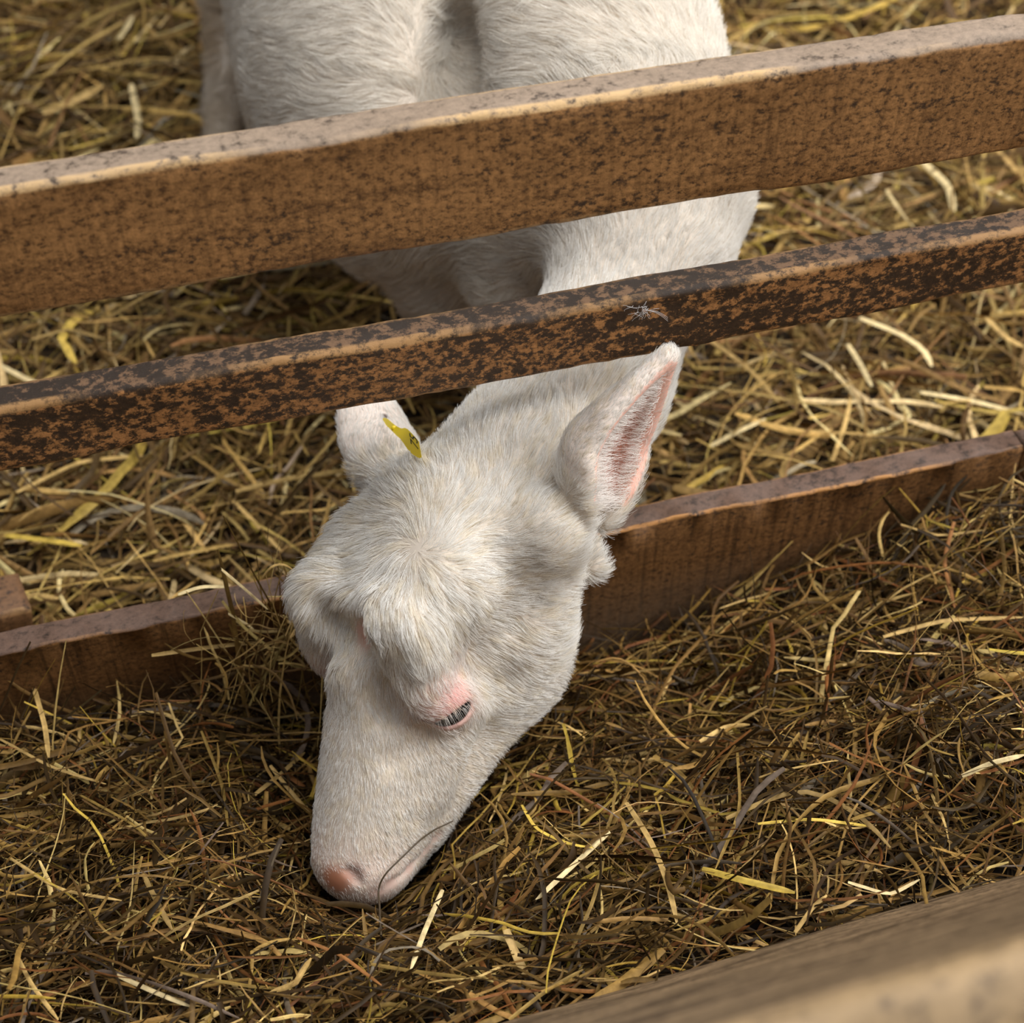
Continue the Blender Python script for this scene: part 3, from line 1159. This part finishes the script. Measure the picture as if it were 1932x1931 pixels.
# trough
nT = int(31000 * frac)
C, w, tw, off_ = strands(nT, lambda n: np.stack([rng.uniform(-.75, .85, n), rng.uniform(-.46, .0, n)], 1), hay_h, .03, .20, -.050, .018, .0024, 1.2, .42)
lim = plank_y(C[..., 0]) - (C[..., 2] - .10) * .445
def off_muzzle(C):
    # the goat noses the hay aside: nothing lies over its muzzle
    n, m, _ = C.shape
    P = C.reshape(-1, 3)
    q = P - CC
    z = q @ CF
    u, v = FPX * (q @ CR) / z + 966, 965 - FPX * (q @ CU) / z
    bad = np.zeros(len(P), bool)
    for i in np.argwhere((u > 575) & (u < 880) & (v > 1480) & (v < 1705)).ravel():
        r_ = GBVH.ray_cast(Vector(CC), Vector(nrm(q[i])))
        bad[i] = r_[0] is not None and r_[3] > np.linalg.norm(q[i]) - .002
    return ~bad.reshape(n, m).any(1)


ok = keep_out(C) & off_muzzle(C) & (C[..., 1].max(1) < .012) & ((C[..., 1] - lim).min(1) > -.016)
C, w, tw = C[ok], w[ok], tw[ok]


def on_surface(x, y, hf, off_):
    t = np.linspace(.8, 3.2, 3000)
    P = CC + ray(x, y) * t[:, None]
    k = np.argmax(P[:, 2] < hf(P[:, 0], P[:, 1]) + off_)
    return P[k]


def hero(paths, hf, off_, m=10):
    Cs, ws, cs = [], [], []
    for pl, wpx, col in paths:
        P = np.array([on_surface(x, y, hf, off_ + rng.uniform(-.003, .004)) for x, y in pl])
        d_ = np.r_[0, np.cumsum(np.linalg.norm(np.diff(P, axis=0), axis=1))]
        s_ = np.linspace(0, d_[-1], m)
        Q_ = np.stack([np.interp(s_, d_, P[:, k]) for k in range(3)], 1)
        Q_[1:-1] = .25 * Q_[:-2] + .5 * Q_[1:-1] + .25 * Q_[2:]
        Cs.append(Q_)
        ws.append(wpx * np.linalg.norm(P[0] - CC) / FPX)
        cs.append(col)
    n_ = len(Cs)
    return np.array(Cs), np.array(ws), rng.normal(0, .25, (n_, 1)) + np.zeros((1, m)), np.array(cs)


TAN, YEL, PALE, OLV, RED = (.50, .33, .12), (.60, .42, .08), (.76, .60, .32), (.30, .19, .05), (.34, .15, .05)
PATHS = [([(1182, 1515), (1230, 1590), (1262, 1670), (1278, 1745)], 11, TAN), ([(1150, 1570), (1085, 1630), (1010, 1700)], 9, PALE),
         ([(985, 1520), (1010, 1565), (1075, 1595), (1120, 1600)], 7, YEL), ([(1325, 1640), (1395, 1660), (1500, 1685)], 12, YEL),
         ([(1370, 1545), (1480, 1495), (1540, 1490), (1640, 1550), (1680, 1600)], 9, TAN), ([(1430, 1555), (1530, 1545), (1645, 1560)], 6, YEL),
         ([(835, 1680), (800, 1760), (775, 1830)], 9, PALE), ([(1390, 1400), (1398, 1530), (1350, 1640)], 6, OLV),
         ([(1666, 1202), (1780, 1170), (1932, 1165)], 8, TAN), ([(220, 1840), (290, 1872), (360, 1900)], 10, PALE),
         ([(62, 1290), (85, 1370), (92, 1430)], 9, TAN), ([(0, 1395), (100, 1450), (200, 1480)], 6, TAN), ([(270, 1650), (300, 1710), (325, 1755)], 9, TAN),
         ([(480, 1500), (525, 1465), (575, 1420)], 8, TAN), ([(1815, 1465), (1870, 1440), (1932, 1425)], 9, PALE), ([(510, 1445), (545, 1490), (585, 1535)], 8, TAN),
         ([(20, 1620), (110, 1680), (230, 1700)], 6, TAN), ([(700, 1820), (790, 1835), (880, 1845)], 7, OLV), ([(960, 1925), (1030, 1870), (1100, 1830)], 7, OLV),
         ([(1800, 985), (1780, 1060), (1802, 1150)], 7, RED), ([(1700, 990), (1770, 1012), (1860, 1000)], 6, TAN), ([(1320, 1400), (1370, 1370), (1415, 1368)], 8, TAN),
         ([(150, 1500), (260, 1560), (330, 1640)], 5, OLV), ([(380, 1380), (420, 1480), (430, 1560)], 6, OLV), ([(30, 1800), (60, 1860), (110, 1925)], 7, TAN),
         ([(1500, 1760), (1535, 1710), (1560, 1690)], 8, TAN), ([(1600, 1665), (1680, 1690), (1735, 1660)], 7, PALE), ([(1080, 1790), (1120, 1700), (1140, 1620)], 7, OLV),
         ([(560, 1770), (640, 1800), (720, 1860)], 6, RED), ([(400, 1700), (500, 1690), (600, 1740)], 6, TAN)]
hC, hW, hT, hK = hero(PATHS, hay_h, .016)
C, w, tw = np.r_[C, hC], np.r_[w, hW], np.r_[tw, hT]
hayo = ribbons('trough_hay', C, w, tw, np.r_[palette(PAL_TROUGH, len(C) - len(hC), 1.15), hK], M_HAY)
tag(hayo, 'tangled olive brown hay filling the trough under the goat\'s muzzle', 'hay', kind='stuff')
# fine chaff of thin curly leaves on top
# pen
def pen_sampler(n):
    out = np.zeros((0, 2))
    while len(out) < n:
        p = np.stack([rng.uniform(-1.3, 1.9, 2 * n), rng.uniform(.04, 2.3, 2 * n)], 1)
        q = np.c_[p, np.full(len(p), FLOOR_Z)] - CC
        z = q @ CF
        u, v = FPX * (q @ CR) / z + 966, 965 - FPX * (q @ CU) / z
        k = (u > -420) & (u < 2350) & (v > -420)
        out = np.r_[out, p[k]]
    return out[:n]


nB = int(22000 * frac)
C, w, tw, off_ = strands(nB, pen_sampler, bed_h, .05, .30, -.034, .018, .0044, .6, .20)
ok = keep_out(C) & (C[..., 1].min(1) > .012)
C, w, tw = C[ok], w[ok], tw[ok]
PATHS = [([(1622, 600), (1700, 630), (1745, 660), (1758, 692)], 13, PALE), ([(1735, 740), (1830, 755), (1932, 782)], 11, PALE), ([(1340, 842), (1390, 815), (1445, 790)], 13, PALE),
         ([(1600, 650), (1625, 690), (1645, 730)], 11, PALE), ([(80, 212), (140, 190), (195, 160)], 14, TAN), ([(222, 75), (240, 50), (250, 28)], 13, PALE), ([(248, 160), (262, 230), (258, 262)], 12, PALE),
         ([(1310, 620), (1420, 700), (1470, 760)], 9, TAN), ([(440, 945), (480, 985), (530, 1040)], 8, TAN), ([(10, 1010), (90, 1020), (155, 1030)], 10, YEL), ([(30, 930), (150, 870), (270, 860)], 11, TAN),
         ([(1570, 870), (1595, 800), (1605, 750)], 9, TAN), ([(60, 640), (130, 620), (200, 640)], 10, TAN), ([(30, 1150), (60, 1120), (110, 1130)], 9, TAN), ([(0, 690), (60, 720), (80, 725)], 11, PALE),
         ([(1860, 600), (1900, 640), (1932, 655)], 10, TAN), ([(1740, 305), (1790, 350), (1800, 400)], 13, PALE), ([(1460, 440), (1540, 430), (1600, 420)], 10, TAN)]
hC, hW, hT, hK = hero(PATHS, bed_h, .018)
ok = keep_out(hC)
hC, hW, hT, hK = hC[ok], hW[ok], hT[ok], hK[ok]
C, w, tw = np.r_[C, hC], np.r_[w, hW], np.r_[tw, hT]
bed = ribbons('straw_bedding', C, w, tw, np.r_[palette(PAL_BED, len(C) - len(hC), 1.1), hK], M_HAY)
tag(bed, 'golden straw bedding spread over the pen floor behind the fence', 'straw', kind='stuff')

# ------------------------------------------------------------------ small things
def depth_of(P):
    return (np.asarray(P) - CC) @ CF


def strip_solid(name, P, thick_dir, th, mat, parent):
    """closed outline P (n,3) extruded by th along thick_dir"""
    import bmesh
    bm = bmesh.new()
    a = [bm.verts.new(tuple(p)) for p in P]
    b = [bm.verts.new(tuple(p + thick_dir * th)) for p in P]
    n_ = len(P)
    bm.faces.new(a)
    bm.faces.new(b[::-1])
    for i in range(n_):
        bm.faces.new([a[i], b[i], b[(i + 1) % n_], a[(i + 1) % n_]])
    bmesh.ops.triangulate(bm, faces=[f for f in bm.faces if len(f.verts) > 4])
    bmesh.ops.recalc_face_normals(bm, faces=bm.faces)
    me = bpy.data.meshes.new(name)
    bm.to_mesh(me)
    bm.free()
    return link(name, me, mat, parent)


# ear tag
m_tag, nt_, b_ = new_mat('yellow_plastic')
b_.inputs['Base Color'].default_value = (.93, .68, .014, 1)
b_.inputs['Roughness'].default_value = .38
m_ink, nt_, b_ = new_mat('black_ink')
b_.inputs['Base Color'].default_value = (.02, .02, .015, 1)
b_.inputs['Roughness'].default_value = .6
da = depth_of(hit(724, 800)[0]) - .012
db = depth_of(hit(800, 872)[0]) - .010
print('tag depths', da, db)


def tagpt(x, y, lift=0.0):
    t = ((x - 725) * 68 + (y - 795) * 66) / (68 ** 2 + 66 ** 2)
    u = ((x - 725) * 66 - (y - 795) * 68) / math.hypot(68, 66)
    return at(x, y, da + (db - da) * t - .00045 * u * .35 - lift)


TG = [(721.5, 791), (723.5, 788.6), (727, 788.8), (732, 791), (739, 797), (746, 803), (753, 807), (758, 808.6), (764, 807.8), (769, 810), (778, 819), (786, 828), (790.5, 834), (792, 843), (795.5, 862), (793, 864.5), (788, 863.5), (779, 858), (769, 848), (761, 836), (755, 828), (748, 822), (738, 812), (728, 802)]
tg = strip_solid('ear_tag', np.array([tagpt(*p) for p in TG]), CF, .0016, m_tag, goat)
tg['label'] = 'yellow plastic ear tag printed 75'
V, Fq = uv_ball(tagpt(743, 808, .0004), .0021, np.stack([CR, CU, CF]), (1, 1, .6), 12)
link('rivet', mesh('rivet', V, Fq), m_tag, tg)
fc = bpy.data.curves.new('number_text', 'FONT')
fc.body = '75'
fc.extrude = 0
fo = bpy.data.objects.new('number_text', fc)
COL.objects.link(fo)
bpy.context.view_layer.update()
tme = bpy.data.meshes.new_from_object(fo.evaluated_get(bpy.context.evaluated_depsgraph_get()))
bpy.data.objects.remove(fo)
co = np.zeros(len(tme.vertices) * 3, np.float32)
tme.vertices.foreach_get('co', co)
co = co.reshape(-1, 3)
mx = co.max(0)
e1, e2, o0 = np.array([-3., -22.]), np.array([-15., -13.]), np.array([790., 851.])
NV = [tagpt(*(o0 + e1 * (c_[0] / mx[0]) + e2 * (c_[1] / mx[1])), .0006) for c_ in co]
tme.vertices.foreach_set('co', np.array(NV, np.float32).ravel())
tme.update()
tme.name = 'printed_number'
nm = link('printed_number', tme, m_ink, tg)
nm['label'] = 'black printed number 75'


def tube(name, P, rad, mat, parent=None, ns=7):
    P = np.asarray(P, float)
    T = nrm(np.gradient(P, axis=0))
    A = nrm(np.cross(T, np.array([.3, .2, .9])))
    B = np.cross(T, A)
    rad = np.broadcast_to(rad, (len(P),))
    th = np.linspace(0, 2 * math.pi, ns, endpoint=False)
    V = P[:, None] + rad[:, None, None] * (np.cos(th)[None, :, None] * A[:, None] + np.sin(th)[None, :, None] * B[:, None])
    i, j = np.meshgrid(np.arange(len(P) - 1), np.arange(ns), indexing='ij')
    a = (i * ns + j).ravel(); b = (i * ns + (j + 1) % ns).ravel()
    return mesh(name, V.reshape(-1, 3), np.stack([a, b, b + ns, a + ns], 1))


def smooth_path(P, m):
    P = np.asarray(P, float)
    d_ = np.r_[0, np.cumsum(np.linalg.norm(np.diff(P, axis=0), axis=1))]
    s_ = np.linspace(0, d_[-1], m)
    Q_ = np.stack([np.interp(s_, d_, P[:, k]) for k in range(3)], 1)
    for _ in range(3):
        Q_[1:-1] = .25 * Q_[:-2] + .5 * Q_[1:-1] + .25 * Q_[2:]
    return Q_


m_stem, nt_, b_ = new_mat('dark_stem')
b_.inputs['Base Color'].default_value = (.055, .036, .016, 1)
b_.inputs['Roughness'].default_value = .6
sp_ = []
for x, y in ((854, 1550), (838, 1558), (819, 1566), (788, 1589), (757, 1620), (732, 1643), (719, 1659), (713, 1682)):
    h_ = GBVH.ray_cast(Vector(CC), Vector(nrm(ray(x, y))))[0]
    if h_ is not None:
        sp_.append(at(x, y, depth_of(np.array(h_)) - .0055))
for x, y in ((716, 1707), (717, 1738), (719, 1767)):
    sp_.append(on_surface(x, y, hay_h, .020))
stm = link('grass_stem', tube('grass_stem', smooth_path(sp_, 40), np.linspace(.0005, .0009, 40), None), m_stem)
tag(stm, 'single thin dark grass stem lying along the goat\'s mouth', 'stem')

# tuft of hay hanging over the dark board beside the goat's forehead
n_ = int(170 * (1 if not QUICK else .6))
ctr = onY(518, 1170, -.012)
C, w, tw, _ = strands(n_, lambda n: np.stack([ctr[0] + rng.normal(0, .030, n), rng.normal(-.020, .012, n)], 1), lambda x, y: np.interp(y, [-.08, -.03, .0, .03], [.045, .085, .124, .126]), .03, .12, -.020, .022, .0019, 1.6, .9)
ok = keep_out(C)
P_ = C
inb = (P_[..., 1] > -.002) & (P_[..., 1] < .026) & (P_[..., 2] < .122)
ok &= ~inb.any(1)
C, w, tw = C[ok], w[ok], tw[ok]
colr = palette(PAL_TROUGH[1:4] + [((.5, .35, .13), .25)], len(C))
TP = [([(417, 1074), (460, 1110), (505, 1150)], 11, PALE, -.012), ([(336, 1122), (380, 1106), (428, 1108)], 9, PALE, .004), ([(501, 1085), (521, 1165), (545, 1222)], 7, TAN, -.022), ([(533, 1075), (520, 1120), (515, 1150)], 6, TAN, -.018),
      ([(286, 1237), (390, 1222), (486, 1212)], 10, TAN, -.008), ([(495, 1090), (512, 1066), (535, 1062), (556, 1078)], 6, TAN, -.02), ([(430, 1158), (470, 1180), (482, 1192)], 8, PALE, -.010), ([(470, 1075), (500, 1140), (530, 1180)], 6, OLV, -.02)]
hC, hW, hK = [], [], []
for pl, wp, cl, Y_ in TP:
    hC.append(smooth_path([onY(x, y, Y_) for x, y in pl], 10)); hW.append(wp * 1.2 / FPX); hK.append(cl)
C = np.r_[C, np.array(hC)]; w = np.r_[w, hW]; tw = np.r_[tw, np.zeros((len(hC), 10))]
tf = ribbons('hay_tuft', C, w, tw, np.r_[colr, np.array(hK)], M_HAY)
tag(tf, 'tuft of pale hay caught over the dark board beside the goat\'s forehead', 'hay')

# wisp of goat hair on the narrow rail
wp = []
for _ in range(26):
    x0, y0 = rng.normal(1213, 7), rng.normal(583, 5)
    a = rng.uniform(0, 6.28)
    L_ = rng.uniform(8, 22)
    wp.append([onY(x0 + L_ * t * math.cos(a) + rng.normal(0, 1), y0 + L_ * t * math.sin(a) + 3 * t * t, -.0035 - .002 * math.sin(3 * t)) for t in np.linspace(0, 1, K)])
for k in range(3):
    wp.append([onY(1218 + 42 * t, 586 + 17 * t * (.8 + .2 * k) - 5 * math.sin(3.1 * t), -.004) for t in np.linspace(0, 1, K)])
wp = np.array(wp)
ws_ = hairs('hair_wisp', wp, np.full((len(wp), 1), .00010) * np.ones((1, K)), np.tile([[.85, .84, .83]], (len(wp), 1)), None)
tag(ws_, 'small wisp of white hair stuck on the face of the narrow rail', 'hair')
